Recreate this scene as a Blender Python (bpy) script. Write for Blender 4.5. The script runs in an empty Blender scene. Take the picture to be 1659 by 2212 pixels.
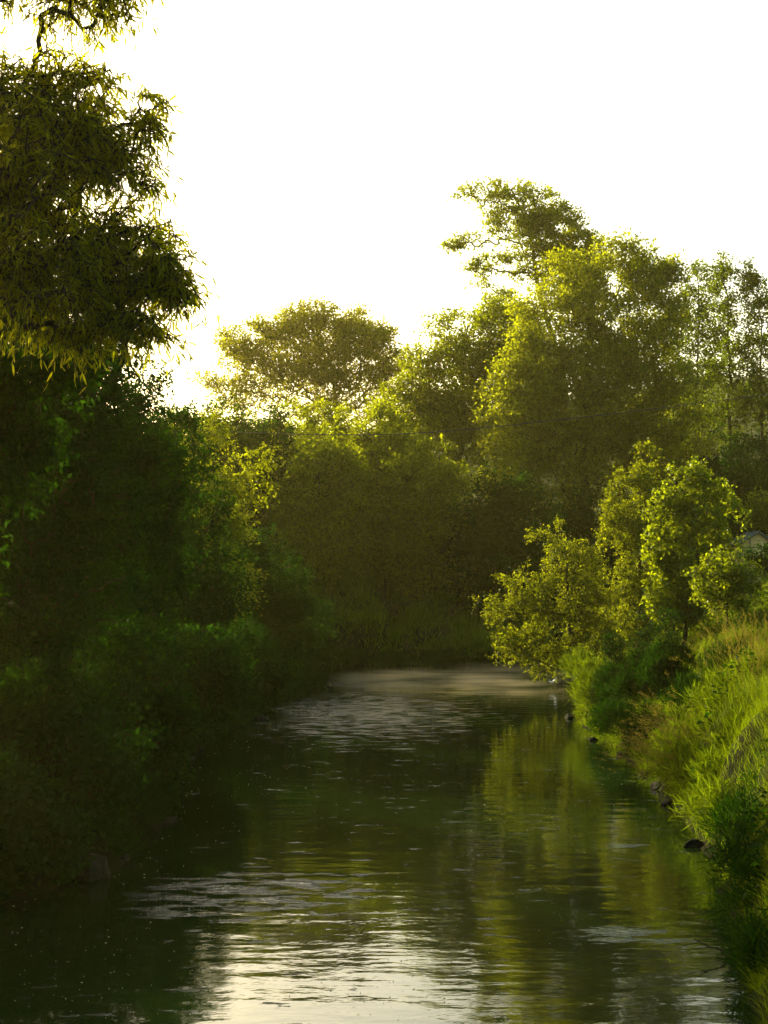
import bpy, math, random
import numpy as np
from mathutils import Vector, noise as mnoise

SC = bpy.context.scene
C = SC.collection
PI = math.pi
F = 3508.0                     # focal length in units of the 1659 x 2212 view of the photograph
CAM_H = 4.0
PITCH = math.atan(144 / F)

# ------------------------------------------------------------------ helpers
def P(u, v, D):
    """point in the world seen at (u, v) of the 1659 x 2212 photograph, D metres down the river"""
    x = (u - 829.5) / F
    y = -(v - 1106) / F
    dy = math.cos(PITCH) - y * math.sin(PITCH)
    dz = math.sin(PITCH) + y * math.cos(PITCH)
    k = D / dy
    return np.array([x * k, D, CAM_H + dz * k])

def W(u, v):
    """point on the water"""
    D = CAM_H * F / (v - 1250)
    p = P(u, v, D)
    return np.array([p[0], p[1], 0.0])

def link(o, parent=None):
    C.objects.link(o)
    if parent is not None:
        o.parent = parent
    return o

def mesh(name, verts, faces, mats, parent=None, mat_index=None, smooth=False):
    """verts (N,3); faces: list of (M,k) index arrays"""
    me = bpy.data.meshes.new(name)
    verts = np.asarray(verts, dtype=np.float32)
    me.vertices.add(len(verts))
    me.vertices.foreach_set('co', verts.ravel())
    idx = np.concatenate([np.asarray(f, dtype=np.int32).ravel() for f in faces])
    tot = np.concatenate([np.full(len(f), np.asarray(f).shape[1], dtype=np.int32) for f in faces])
    start = np.concatenate([[0], np.cumsum(tot)[:-1]]).astype(np.int32)
    me.loops.add(len(idx))
    me.loops.foreach_set('vertex_index', idx)
    me.polygons.add(len(tot))
    me.polygons.foreach_set('loop_start', start)
    me.polygons.foreach_set('loop_total', tot)
    if mat_index is not None:
        me.polygons.foreach_set('material_index', np.asarray(mat_index, dtype=np.int32))
    if smooth:
        me.polygons.foreach_set('use_smooth', np.ones(len(tot), dtype=bool))
    me.update(calc_edges=True)
    for m in (mats if isinstance(mats, (list, tuple)) else [mats]):
        me.materials.append(m)
    return link(bpy.data.objects.new(name, me), parent)

def thing(name, label, cat, loc=(0, 0, 0), group=None):
    o = bpy.data.objects.new(name, None)
    o.location = loc
    C.objects.link(o)
    o['label'] = label
    o['category'] = cat
    if group:
        o['group'] = group
    return o

def tag(o, label, cat=None, kind=None, group=None):
    o['label'] = label
    if cat: o['category'] = cat
    if kind: o['kind'] = kind
    if group: o['group'] = group
    return o

def unit(a):
    return a / (np.linalg.norm(a, axis=-1, keepdims=True) + 1e-9)

def sstep(x):
    x = np.clip(x, 0, 1)
    return x * x * (3 - 2 * x)

# smooth value noise in numpy (2-D)
_rs = np.random.RandomState(5)
_tab = _rs.rand(256, 256)
def vnoise(x, y):
    xi = np.floor(x).astype(int); yi = np.floor(y).astype(int)
    fx = x - xi; fy = y - yi
    fx = fx * fx * (3 - 2 * fx); fy = fy * fy * (3 - 2 * fy)
    a = _tab[xi % 256, yi % 256]; b = _tab[(xi + 1) % 256, yi % 256]
    c = _tab[xi % 256, (yi + 1) % 256]; d = _tab[(xi + 1) % 256, (yi + 1) % 256]
    return (a * (1 - fx) + b * fx) * (1 - fy) + (c * (1 - fx) + d * fx) * fy

# ------------------------------------------------------------------ materials
def new_mat(name):
    m = bpy.data.materials.new(name)
    m.use_nodes = True
    nt = m.node_tree
    nt.nodes.clear()
    out = nt.nodes.new('ShaderNodeOutputMaterial')
    return m, nt, out

def mixcol(nt, fac, a, b):
    n = nt.nodes.new('ShaderNodeMix'); n.data_type = 'RGBA'
    if isinstance(fac, float): n.inputs[0].default_value = fac
    else: nt.links.new(fac, n.inputs[0])
    for s, k in ((a, 6), (b, 7)):
        if isinstance(s, tuple): n.inputs[k].default_value = (*s, 1)
        else: nt.links.new(s, n.inputs[k])
    return n.outputs[2]

def leaf_mat(name, a, b, c, tr, tfac=0.45, rough=0.42, spec=0.5, scale=0.5):
    m, nt, out = new_mat(name)
    geo = nt.nodes.new('ShaderNodeNewGeometry')
    nz = nt.nodes.new('ShaderNodeTexNoise'); nz.inputs['Scale'].default_value = scale
    nz.inputs['Detail'].default_value = 1.0
    nt.links.new(geo.outputs['Position'], nz.inputs['Vector'])
    col = mixcol(nt, geo.outputs['Random Per Island'], a, b)
    rmp = nt.nodes.new('ShaderNodeMapRange')
    rmp.inputs[1].default_value = 0.4; rmp.inputs[2].default_value = 0.65
    nt.links.new(nz.outputs['Fac'], rmp.inputs[0])
    col2 = mixcol(nt, rmp.outputs[0], col, c)
    df = nt.nodes.new('ShaderNodeBsdfDiffuse')
    nt.links.new(col2, df.inputs['Color'])
    gl = nt.nodes.new('ShaderNodeBsdfGlossy')
    gl.inputs['Roughness'].default_value = rough
    gl.inputs['Color'].default_value = (1, 1, .9, 1)
    pr = nt.nodes.new('ShaderNodeMixShader'); pr.inputs[0].default_value = spec
    nt.links.new(df.outputs[0], pr.inputs[1]); nt.links.new(gl.outputs[0], pr.inputs[2])
    tl = nt.nodes.new('ShaderNodeBsdfTranslucent')
    tcol = mixcol(nt, geo.outputs['Random Per Island'], tr, tuple(x * 0.28 for x in tr))
    nt.links.new(tcol, tl.inputs['Color'])
    mx = nt.nodes.new('ShaderNodeMixShader'); mx.inputs[0].default_value = tfac
    nt.links.new(pr.outputs[0], mx.inputs[1]); nt.links.new(tl.outputs[0], mx.inputs[2])
    nt.links.new(mx.outputs[0], out.inputs['Surface'])
    return m

def solid_mat(name, a, b, rough=0.9, scale=6.0, bump=0.3, stretch=(1, 1, 1), spec=0.3):
    m, nt, out = new_mat(name)
    tc = nt.nodes.new('ShaderNodeTexCoord')
    mp = nt.nodes.new('ShaderNodeMapping'); mp.inputs['Scale'].default_value = stretch
    nt.links.new(tc.outputs['Object'], mp.inputs['Vector'])
    nz = nt.nodes.new('ShaderNodeTexNoise'); nz.inputs['Scale'].default_value = scale
    nz.inputs['Detail'].default_value = 5
    nt.links.new(mp.outputs[0], nz.inputs['Vector'])
    rmp = nt.nodes.new('ShaderNodeMapRange')
    rmp.inputs[1].default_value = 0.35; rmp.inputs[2].default_value = 0.65
    nt.links.new(nz.outputs['Fac'], rmp.inputs[0])
    pr = nt.nodes.new('ShaderNodeBsdfPrincipled')
    nt.links.new(mixcol(nt, rmp.outputs[0], a, b), pr.inputs['Base Color'])
    pr.inputs['Roughness'].default_value = rough
    pr.inputs['Specular IOR Level'].default_value = spec
    bp = nt.nodes.new('ShaderNodeBump'); bp.inputs['Strength'].default_value = bump
    bp.inputs['Distance'].default_value = 0.05
    nt.links.new(nz.outputs['Fac'], bp.inputs['Height'])
    nt.links.new(bp.outputs[0], pr.inputs['Normal'])
    nt.links.new(pr.outputs[0], out.inputs['Surface'])
    return m

M = {}
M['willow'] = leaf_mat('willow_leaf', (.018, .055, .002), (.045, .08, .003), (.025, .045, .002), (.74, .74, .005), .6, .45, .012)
M['dark'] = leaf_mat('shade_dark_leaf', (.003, .020, .002), (.012, .038, .003), (.005, .017, .0015), (.04, .12, .003), .36, .5, .006)  # shade put into the leaf colour: darker albedo for foliage in shade
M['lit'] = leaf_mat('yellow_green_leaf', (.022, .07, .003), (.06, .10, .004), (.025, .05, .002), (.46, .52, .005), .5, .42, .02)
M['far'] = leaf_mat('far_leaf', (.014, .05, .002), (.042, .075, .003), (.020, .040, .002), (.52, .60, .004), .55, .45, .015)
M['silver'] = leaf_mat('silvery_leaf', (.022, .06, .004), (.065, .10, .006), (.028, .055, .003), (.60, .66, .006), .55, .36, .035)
M['poplar'] = leaf_mat('poplar_leaf', (.010, .04, .002), (.03, .06, .003), (.014, .032, .002), (.26, .36, .004), .48, .45, .015)
M['walnut'] = leaf_mat('bronze_green_leaf', (.025, .055, .003), (.055, .075, .003), (.03, .048, .002), (.60, .60, .004), .55, .42, .015)
M['maple'] = leaf_mat('maple_leaf', (.025, .085, .003), (.055, .12, .004), (.03, .07, .003), (.48, .58, .005), .5, .38, .03)
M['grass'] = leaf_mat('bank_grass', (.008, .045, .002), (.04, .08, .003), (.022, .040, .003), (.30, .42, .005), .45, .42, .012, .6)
M['seed'] = leaf_mat('grass_seed_head', (.10, .085, .02), (.16, .12, .03), (.06, .075, .012), (.32, .26, .03), .4, .6, .01, .8)
M['shadestone'] = solid_mat('shaded_stone', (.008, .011, .005), (.024, .024, .015), .8, 5, .7, spec=.1)  # stone of the left bank with its shade put into the colour
M['bark'] = solid_mat('bark', (.022, .017, .010), (.05, .038, .022), .9, 8, .6, (1, 1, .25), spec=.05)
M['twig'] = solid_mat('twig_bark', (.016, .012, .006), (.035, .025, .012), .9, 12, .2, spec=.05)
M['stone'] = solid_mat('stone', (.008, .008, .006), (.028, .025, .017), .8, 5, .7, spec=.05)
M['wetstone'] = solid_mat('wet_stone', (.008, .008, .006), (.020, .018, .014), .75, 6, .4, spec=.05)

# ground
def ground_mat():
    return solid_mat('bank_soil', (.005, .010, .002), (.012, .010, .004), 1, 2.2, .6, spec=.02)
M['soil'] = ground_mat()
M['hill'] = solid_mat('wooded_hill', (.02, .045, .012), (.05, .08, .02), .95, .08, .4)

# ------------------------------------------------------------------ the river and the ground
LEFT = [(-8, -60), (-6.5, 0), (-5.8, 12), (-5.3, 17), (-4.6, 20.5), (-3.7, 22.5), (-3.6, 27), (-4.2, 32), (-4.4, 37), (-3.8, 45),
        (-3.2, 52), (-2.4, 61), (-2.2, 68), (-3.5, 73)]
FAR = [(-2.5, 75.2), (1, 75), (5, 74.5), (10, 75), (18, 73), (40, 70), (90, 66)]
RIGHT = [(90, 58), (40, 60), (18, 62.5), (10, 64), (7.6, 63), (6.7, 58), (6.3, 54), (5.9, 49), (5.3, 45.5), (5.5, 42), (5.4, 37),
         (5.4, 33), (5.2, 29.5), (4.9, 26.5), (4.75, 23.5), (4.35, 20.5), (3.75, 17), (3.3, 14), (3.4, 8), (4.5, 0), (6, -60)]
RIV = np.array(LEFT + FAR + RIGHT, dtype=float)
A_ = RIV; B_ = np.roll(RIV, -1, axis=0)

def river_sd(x, y):
    """distance to the river's edge, positive on land"""
    x = np.asarray(x, float); y = np.asarray(y, float)
    best = np.full(x.shape, 1e9); inside = np.zeros(x.shape, bool)
    for (ax, ay), (bx, by) in zip(A_, B_):
        dx, dy = bx - ax, by - ay
        t = np.clip(((x - ax) * dx + (y - ay) * dy) / (dx * dx + dy * dy), 0, 1)
        best = np.minimum(best, np.hypot(x - ax - t * dx, y - ay - t * dy))
        c = (ay > y) != (by > y)
        with np.errstate(divide='ignore', invalid='ignore'):
            xi = (bx - ax) * (y - ay) / (by - ay + 1e-12) + ax
        inside ^= c & (x < xi)
    return np.where(inside, -best, best)

def height(x, y):
    x = np.asarray(x, float); y = np.asarray(y, float)
    sd = river_sd(x, y)
    sd = sd + (vnoise(x * 1.1 + 7, y * 1.1) - .5) * .35 * (sd > -1)
    near = sstep((34.5 - y) / 3.5)
    right = (x > 0)
    h1 = np.where(right, .95 + .95 * near, 1.8)
    mid = sstep((46 - y) / 5) * right
    h = h1 * sstep(sd / (1.9 - .5 * near)) ** .8 + (2.3 - 1.5 * near * right) * sstep((sd - 1.5 - 1.6 * mid * (1 - near)) / 5.5)
    h = h + (vnoise(x * 1.1, y * .9) - .5) * .7 * sstep(sd / .9) + (vnoise(x * .35 + 40, y * .35) - .5) * .6 * sstep(sd / 4)
    bed = -1.1 * sstep(-sd / 1.6) - .04
    return np.where(sd > 0, h, bed)

def grid_axis(segs):
    out = []
    for a, b, s in segs:
        out += list(np.arange(a, b, s))
    return np.array(out + [segs[-1][1]])

gx = grid_axis([(-600, -100, 50), (-100, -30, 7), (-30, -10, .8), (-10, 14, .2), (14, 40, .9), (40, 120, 8), (120, 600, 48)])
gy = grid_axis([(-120, -20, 10), (-20, 10, 1), (10, 82, .25), (82, 110, 1), (110, 250, 10), (250, 900, 50)])
GX, GY = np.meshgrid(gx, gy)
GZ = height(GX, GY)
nx, ny = len(gx), len(gy)
ii = (np.arange(ny - 1)[:, None] * nx + np.arange(nx - 1)[None, :]).ravel()
quads = np.stack([ii, ii + 1, ii + nx + 1, ii + nx], 1)
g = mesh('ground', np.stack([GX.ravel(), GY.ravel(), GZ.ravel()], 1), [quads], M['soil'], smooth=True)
tag(g, 'dark earth and turf of the river banks', kind='structure')

# far wooded ridge
hx = np.arange(-420, 421, 6.0); hy = np.arange(270, 470, 5.0)
HX, HY = np.meshgrid(hx, hy)
HZ = sstep((HY - 270) / 130) * (31 + 8 * sstep((HX + 30) / 60) + 8 * vnoise(HX / 90 + 3, HY / 200) + 5 * sstep(HX / 90)) \
     + 3.5 * vnoise(HX / 7, HY / 7) * sstep((HY - 270) / 60) + 2
ii = (np.arange(len(hy) - 1)[:, None] * len(hx) + np.arange(len(hx) - 1)[None, :]).ravel()
q = np.stack([ii, ii + 1, ii + len(hx) + 1, ii + len(hx)], 1)
h = mesh('hills', np.stack([HX.ravel(), HY.ravel(), HZ.ravel()], 1), [q], M['hill'], smooth=False)
tag(h, 'hazy wooded ridge far behind the trees', kind='structure')

def water_mat():
    m, nt, out = new_mat('river_water')
    geo = nt.nodes.new('ShaderNodeNewGeometry')
    pos = geo.outputs['Position']
    def nz(scale, st, det=2, rough=.5):
        mp = nt.nodes.new('ShaderNodeMapping'); mp.inputs['Scale'].default_value = st
        nt.links.new(pos, mp.inputs['Vector'])
        n = nt.nodes.new('ShaderNodeTexNoise'); n.inputs['Scale'].default_value = scale
        n.inputs['Detail'].default_value = det; n.inputs['Roughness'].default_value = rough
        nt.links.new(mp.outputs[0], n.inputs['Vector'])
        return n.outputs['Fac']
    def math_(op, a, b=None, c=None):
        n = nt.nodes.new('ShaderNodeMath'); n.operation = op
        for k, s in enumerate((a, b, c)):
            if s is None: continue
            if isinstance(s, (int, float)): n.inputs[k].default_value = s
            else: nt.links.new(s, n.inputs[k])
        return n.outputs[0]
    sep = nt.nodes.new('ShaderNodeSeparateXYZ'); nt.links.new(pos, sep.inputs[0])
    def blob(cx, cy, rx, ry):
        a = math_('POWER', math_('ABSOLUTE', math_('DIVIDE', math_('SUBTRACT', sep.outputs[0], cx), rx)), 2)
        b = math_('POWER', math_('ABSOLUTE', math_('DIVIDE', math_('SUBTRACT', sep.outputs[1], cy), ry)), 2)
        n = math_('SUBTRACT', 1.0, math_('ADD', a, b))
        c = nt.nodes.new('ShaderNodeClamp'); nt.links.new(n, c.inputs[0])
        return c.outputs[0]
    m1 = blob(-.6, 49, 4.2, 12)
    m1b = blob(.5, 63, 5.0, 5.0)
    m2 = blob(-1.9, 20.8, 2.2, 2.2)
    m3 = blob(3.6, 24.6, .5, .35)
    m4 = blob(2.7, 18.4, 1.0, .7)
    brk = nz(1.0, (1.3, 3.4, 1), 5, .65)
    rif = math_('MAXIMUM', math_('MAXIMUM', m1, m1b), math_('MAXIMUM', m2, math_('MAXIMUM', m3, m4)))
    brk2 = nt.nodes.new('ShaderNodeMapRange')
    nt.links.new(math_('ADD', math_('MULTIPLY', rif, .17), brk), brk2.inputs[0])
    brk2.inputs[1].default_value = .64; brk2.inputs[2].default_value = .76
    rif = brk2.outputs[0]
    w1 = nz(1.0, (.7, 1.6, 1), 2)            # slow swell
    w2 = nz(1.0, (5.0, 8.0, 1), 2)         # ripples
    w3 = nz(1.0, (16, 26, 1), 2)
    hgt = math_('ADD', math_('MULTIPLY', w1, .011), math_('MULTIPLY', w2, .0019))
    hgt = math_('ADD', hgt, math_('MULTIPLY', w3, .00025))
    hgt = math_('ADD', hgt, math_('MULTIPLY', math_('MULTIPLY', w2, rif), .022))
    hgt = math_('ADD', hgt, math_('MULTIPLY', math_('MULTIPLY', w3, rif), .010))
    bp = nt.nodes.new('ShaderNodeBump'); bp.inputs['Strength'].default_value = 1
    bp.inputs['Distance'].default_value = 1
    nt.links.new(hgt, bp.inputs['Height'])
    pr = nt.nodes.new('ShaderNodeBsdfPrincipled')
    pr.inputs['Base Color'].default_value = (.006, .014, .003, 1)
    pr.inputs['Roughness'].default_value = .03
    pr.inputs['IOR'].default_value = 1.42
    nt.links.new(bp.outputs[0], pr.inputs['Normal'])
    nt.links.new(pr.outputs[0], out.inputs['Surface'])
    return m
M['water'] = water_mat()
wv = np.array([(-14, -60, 0), (95, -60, 0), (95, 80, 0), (-14, 80, 0)], float)
tag(mesh('river', wv, [np.array([[0, 1, 2, 3]])], M['water']), 'dark slow river mirroring the trees and the white sky', kind='structure')

# ------------------------------------------------------------------ plants
def leaf_polys(Pb, d, n, L, Wd, k=4, fold=.12, curl=0.0):
    """one polygon per leaf, k = 4 (broad) or 6 (long)"""
    d = unit(d); s = unit(np.cross(d, n)); n = np.cross(s, d)
    L = L[:, None]; Wd = Wd[:, None]
    if k == 4:
        v = np.stack([Pb, Pb + d * L * .45 + s * Wd * .5 + n * Wd * fold, Pb + d * L - n * L * curl,
                      Pb + d * L * .45 - s * Wd * .5 + n * Wd * fold], 1)
    else:
        v = np.stack([Pb, Pb + d * L * .25 + s * Wd * .42 - n * L * curl * .06, Pb + d * L * .6 + s * Wd * .4 - n * L * curl * .36,
                      Pb + d * L - n * L * curl, Pb + d * L * .6 - s * Wd * .4 - n * L * curl * .36,
                      Pb + d * L * .25 - s * Wd * .42 - n * L * curl * .06], 1)
    N = len(Pb)
    return v.reshape(-1, 3), np.arange(N * k).reshape(N, k)

def tubes(a, b, ra, rb, sides=4):
    """open tapered tubes from a to b"""
    a = np.asarray(a); b = np.asarray(b)
    d = unit(b - a)
    ref = np.where(np.abs(d[:, 2:3]) > .9, np.array([[1., 0, 0]]), np.array([[0, 0, 1.]]))
    s = unit(np.cross(d, ref)); t = np.cross(d, s)
    ang = np.arange(sides) * 2 * PI / sides
    ring = np.cos(ang)[None, :, None] * s[:, None, :] + np.sin(ang)[None, :, None] * t[:, None, :]
    va = a[:, None, :] + ring * np.asarray(ra)[:, None, None]
    vb = b[:, None, :] + ring * np.asarray(rb)[:, None, None]
    v = np.concatenate([va, vb], 1).reshape(-1, 3)
    base = (np.arange(len(a)) * 2 * sides)[:, None]
    k = np.arange(sides)[None, :]; k2 = (k + 1) % sides
    f = np.stack([base + k, base + k2, base + sides + k2, base + sides + k], 2).reshape(-1, 4)
    return v, f

def loft(pts, rad, sides=10, rnd=None):
    """closed tapered tube along a polyline, one connected surface"""
    pts = np.asarray(pts, float); rad = np.asarray(rad, float); n = len(pts)
    d = unit(np.gradient(pts, axis=0))
    ref = np.array([0, 1., 0]) if abs(d[:, 1]).mean() < .8 else np.array([1., 0, 0])
    s = unit(np.cross(d, ref)); t = np.cross(d, s)
    ang = np.arange(sides) * 2 * PI / sides
    rr = rad[:, None] * np.ones(sides)[None]
    if rnd is not None:
        rr = rr * (1 + .16 * (rnd.rand(n, sides) - .5) + .10 * np.sin(ang * 3 + 1)[None])
    v = pts[:, None, :] + (np.cos(ang)[None, :, None] * s[:, None] + np.sin(ang)[None, :, None] * t[:, None]) * rr[:, :, None]
    v = v.reshape(-1, 3)
    i = (np.arange(n - 1)[:, None] * sides); k = np.arange(sides)[None]; k2 = (k + 1) % sides
    f = np.stack([i + k, i + k2, i + sides + k2, i + sides + k], 2).reshape(-1, 4)
    caps = [np.arange(sides)[::-1][None], (np.arange(sides) + (n - 1) * sides)[None]]
    return v, [f] + caps

SPEC = dict(leaf=(.12, .07), k=4, cr=.7, lai=2.6, up=.25, hang=.2, droop=.15, T=7, mat='far', shell=2.4,
            hole=.0, hfreq=.6, flat=.8, twigs=False, curl=.05, cden=4.5, out=.5)
NT = [0]
def tree(name, label, cat, base, lobes, D, spec={}, r=.16, trunk=None, group=None, seed=None, depth=1.0):
    S = dict(SPEC); S.update(spec)
    NT[0] += 1
    rs = np.random.RandomState(seed if seed is not None else 100 + NT[0] * 7)
    lb = []
    for l in lobes:
        u, v, ru, rv = l[:4]
        d = D + (l[4] if len(l) > 4 else 0)
        w = l[5] if len(l) > 5 else 1.0
        c = P(u, v, d); a = ru * d / F; b = rv * d / F
        lb.append((c, np.array([a, (a + b) * .5 * S.get('depth', depth), b]), w))
    if S.get('frill', 0):
        for c, R_, w_ in list(lb):
            for _ in range(S['frill']):
                an = rs.uniform(-.5, PI + .5); e = rs.uniform(.2, .38)
                yy = rs.uniform(-.7, .7)
                p_ = c + R_ * np.array([math.cos(an) * 1.0, yy, math.sin(an)])
                lb.append((p_, R_ * e * np.array([1, 1, .8]) + .12, w_))
    area = np.array([PI * q[1][0] * q[1][2] * q[2] for q in lb])
    ncl = int(max(12, S['cden'] * area.sum() / S['cr'] ** 2))
    total = S['lai'] * area.sum() / (S['leaf'][0] * S['leaf'][1] * .5)
    per = max(4, total / ncl)
    T = S['T']; LP = max(2, int(round(per / T)))
    # clump centres
    pick = rs.choice(len(lb), size=int(ncl * 1.8) + 20, p=area / area.sum())
    cen = []; outd = []
    off = Vector((rs.rand() * 50, rs.rand() * 50, rs.rand() * 50))
    for k in pick:
        c, R, w = lb[k]
        dv = rs.normal(size=3); dv /= np.linalg.norm(dv)
        q = c + R * dv * rs.rand() ** (1 / S['shell'])
        if S['hole'] > 0:
            nv = mnoise.noise(Vector(q) * S['hfreq'] + off)
            if nv < -0.35 + S['hole']: continue
        if q[2] < S.get('zmin', .25): continue
        cen.append(q); outd.append(dv)
        if len(cen) >= ncl: break
    cen = np.array(cen); outd = np.array(outd)
    # trunk
    base = np.array(base, float)
    if trunk is None:
        top = np.average([q[0] for q in lb], axis=0, weights=area)
        zt = float(np.quantile([q[0][2] for q in lb], .8))
        tp = [base, base * .55 + np.array([top[0], top[1], base[2] + (zt - base[2]) * .5]) * .45, np.array([top[0], top[1], zt])]
        tp[1][2] = base[2] + (zt - base[2]) * .45
    else:
        tp = [base] + [np.asarray(q, float) for q in trunk]
    tp = np.array(tp)
    seg = np.linalg.norm(np.diff(tp, axis=0), axis=1); cum = np.concatenate([[0], np.cumsum(seg)])
    nT = max(8, int(cum[-1] / .45))
    tt = np.linspace(0, cum[-1], nT)
    tpt = np.stack([np.interp(tt, cum, tp[:, i]) for i in range(3)], 1)
    wob = np.cumsum(rs.normal(size=(nT, 3)) * np.array([.05, .05, 0]), axis=0); wob -= wob[0]
    wob -= (tt / cum[-1])[:, None] * wob[-1] * .5
    tpt = tpt + wob * min(1, cum[-1] / 8)
    trad = r * (1 - .86 * (tt / cum[-1]) ** .9) + r * .5 * np.exp(-tt / .35)
    root = thing(name, label, cat, tuple(base), group)
    off0 = base
    v, f = loft(tpt - np.array([0, 0, .0]) - off0 + np.array([0, 0, -.15]) * (tt < .3)[:, None], trad, 9, rs)
    mesh('trunk', v, f, M['bark'], root, smooth=True)
    # skeleton
    cap = nT + len(cen) * 4
    nodes = np.zeros((cap, 3)); par = np.full(cap, -1)
    nodes[:nT] = tpt; par[1:nT] = np.arange(nT - 1); n = nT
    skip = int(nT * .12)
    order = np.argsort(np.min(np.linalg.norm(cen[:, None, :] - tpt[None, ::2, :], axis=2), axis=1))
    term = np.zeros(cap)
    for oi in order:
        t = cen[oi]
        dv = nodes[skip:n] - t
        dd = np.linalg.norm(dv, axis=1)
        hz = np.hypot(dv[:, 0], dv[:, 1])
        cost = dd + .9 * np.maximum(0, dv[:, 2] + .35 * hz)
        j = int(np.argmin(cost)) + skip
        a = nodes[j]; dist = dd[j - skip]
        prev = j
        for s_ in (1 / 3, 2 / 3, 1.0):
            q = a + (t - a) * s_
            if s_ < 1:
                q = q + rs.normal(size=3) * .07 * dist
                q[2] -= .08 * dist * (1 - s_)
            nodes[n] = q; par[n] = prev; prev = n; n += 1
        term[prev] = 1
    cnt = term[:n].copy()
    for i in range(n - 1, 0, -1):
        if par[i] >= 0: cnt[par[i]] += cnt[i]
    rad = .006 * S['cr'] / .5 + (r * .8) * np.sqrt(cnt / max(1, len(cen))) * .8
    rad = np.minimum(rad, S.get('rmax', r * .6))
    idx = np.arange(nT, n); pi_ = par[idx]
    ra = np.where(pi_ < nT, rad[idx] * 1.15, rad[pi_])
    v, f = tubes(nodes[pi_] - off0, nodes[idx] - off0, np.minimum(ra, rad[idx] * 2.2), rad[idx], 5)
    # twigs
    N = len(cen)
    td = outd[:, None, :] * S['out'] + rs.normal(size=(N, T, 3)) * np.array([.7, .7, .7 * S['flat']]) + np.array([0, 0, S['up']])
    td = unit(td)
    tl = S['cr'] * (.55 + .75 * rs.rand(N, T, 1))
    if S['twigs']:
        p0 = np.repeat(cen[:, None, :], T, 1).reshape(-1, 3)
        dirs = td.reshape(-1, 3); ln = tl.reshape(-1, 1)
        pm = p0 + dirs * ln * .5; pm[:, 2] -= S['droop'] * (ln[:, 0] * .25)
        pe = p0 + dirs * ln; pe[:, 2] -= S['droop'] * ln[:, 0]
        tr = .0035 if S['cr'] < .5 else .006
        o1 = np.full(len(p0), tr * 1.4); o2 = np.full(len(p0), tr)
        v1, f1 = tubes(p0 - off0, pm - off0, o1, o2, 3)
        v2, f2 = tubes(pm - off0, pe - off0, o2, o2 * .6, 3)
        f = np.concatenate([f, f1 + len(v), f2 + len(v) + len(v1)]); v = np.concatenate([v, v1, v2])
    mesh('branches', v, [f], M['bark'] if r > .07 else M['twig'], root, smooth=True)
    t = rs.rand(N, T, LP, 1) ** .7
    ppos = cen[:, None, None, :] + td[:, :, None, :] * tl[:, :, None, :] * t
    ppos[..., 2] -= (S['droop'] * tl[:, :, None, :] * t * t)[..., 0]
    ppos = ppos + rs.normal(size=ppos.shape) * S['cr'] * .07
    ld = td[:, :, None, :] * .6 + rs.normal(size=ppos.shape) * .55 + np.array([0, 0, -S['hang']])
    nn = rs.normal(size=ppos.shape) * .7 + np.array([0, 0, .8])
    ppos = ppos.reshape(-1, 3); ld = ld.reshape(-1, 3); nn = nn.reshape(-1, 3)
    if S['k'] == 6:
        nn = rs.normal(size=ppos.shape) + np.array([0, -.3, .2])
    sz = .65 + .6 * rs.rand(len(ppos))
    keep = ppos[:, 2] > .08
    ppos, ld, nn, sz = ppos[keep], ld[keep], nn[keep], sz[keep]
    v, f = leaf_polys(ppos - off0, ld, nn, S['leaf'][0] * sz, S['leaf'][1] * sz, S['k'], curl=S['curl'])
    mesh('crown', v, [f], M[S['mat']], root)
    STAT.append((label[:40], len(ppos), N))
    return root
STAT = []

def gbase(x, y):
    return (x, y, float(height(np.array([x]), np.array([y]))[0]) - .05)

def B(u, D):
    """foot of a plant seen in column u, D metres away"""
    x = (u - 829.5) / F * D
    return gbase(x, D)

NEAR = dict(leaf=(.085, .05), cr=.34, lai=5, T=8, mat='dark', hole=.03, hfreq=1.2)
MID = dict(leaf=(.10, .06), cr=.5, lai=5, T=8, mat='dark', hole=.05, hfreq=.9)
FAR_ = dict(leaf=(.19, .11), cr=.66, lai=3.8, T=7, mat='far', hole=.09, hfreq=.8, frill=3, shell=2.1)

# --- near willow hanging in from the left
WIL = dict(leaf=(.095, .0175), k=6, cr=.20, rmax=.022, lai=1.7, frill=3, T=5, mat='willow', hang=.95, droop=.6, up=.15, hole=.2, hfreq=3.6,
           twigs=True, curl=.12, cden=4.0, shell=1.8)
tree('willow_tree', 'big willow with long drooping leaves reaching in from the left edge', 'tree', gbase(-6.6, 13.5),
     [(140, 10, 100, 45), (40, -60, 130, 60), (230, -30, 40, 50, 0, .4), (190, 40, 28, 35, 0, .4), (-60, 250, 180, 150), (110, 260, 140, 85), (60, 200, 90, 60),
      (230, 290, 75, 60, 0, .7), (300, 265, 30, 25, 0, .25), (100, 400, 170, 95), (270, 380, 55, 35, 0, .7), (190, 480, 90, 70),
      (40, 540, 200, 110), (150, 590, 110, 60), (250, 570, 60, 35), (260, 640, 60, 32), (330, 600, 35, 28, 0, .7), (355, 645, 35, 20, 0, .8), (355, 570, 20, 16, 0, .5), (80, 650, 190, 80), (230, 680, 80, 40),
      (-260, 350, 200, 300), (-490, 620, 250, 260, 4, .5), (-300, 650, 200, 200, 2, .6), (-260, 0, 260, 150), (240, 330, 80, 50), (60, 350, 130, 130), (325, 275, 26, 16, 0, .8), (315, 395, 32, 30, 0, .6), (270, 225, 28, 18, 0, .6), (190, 165, 40, 18, 0, .7), (365, 590, 28, 18), (380, 640, 22, 14), (300, 710, 40, 22), (190, 735, 45, 35), (280, 520, 60, 60), (230, 560, 100, 90)],  # lobes set back beyond the left edge are added to shade the lower sprays
     13.2, WIL, r=.22, trunk=[P(-640, 900, 13.5), P(-420, 640, 13.4), P(-250, 350, 13.3), P(-200, 0, 13.2)], depth=1.3)

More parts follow.
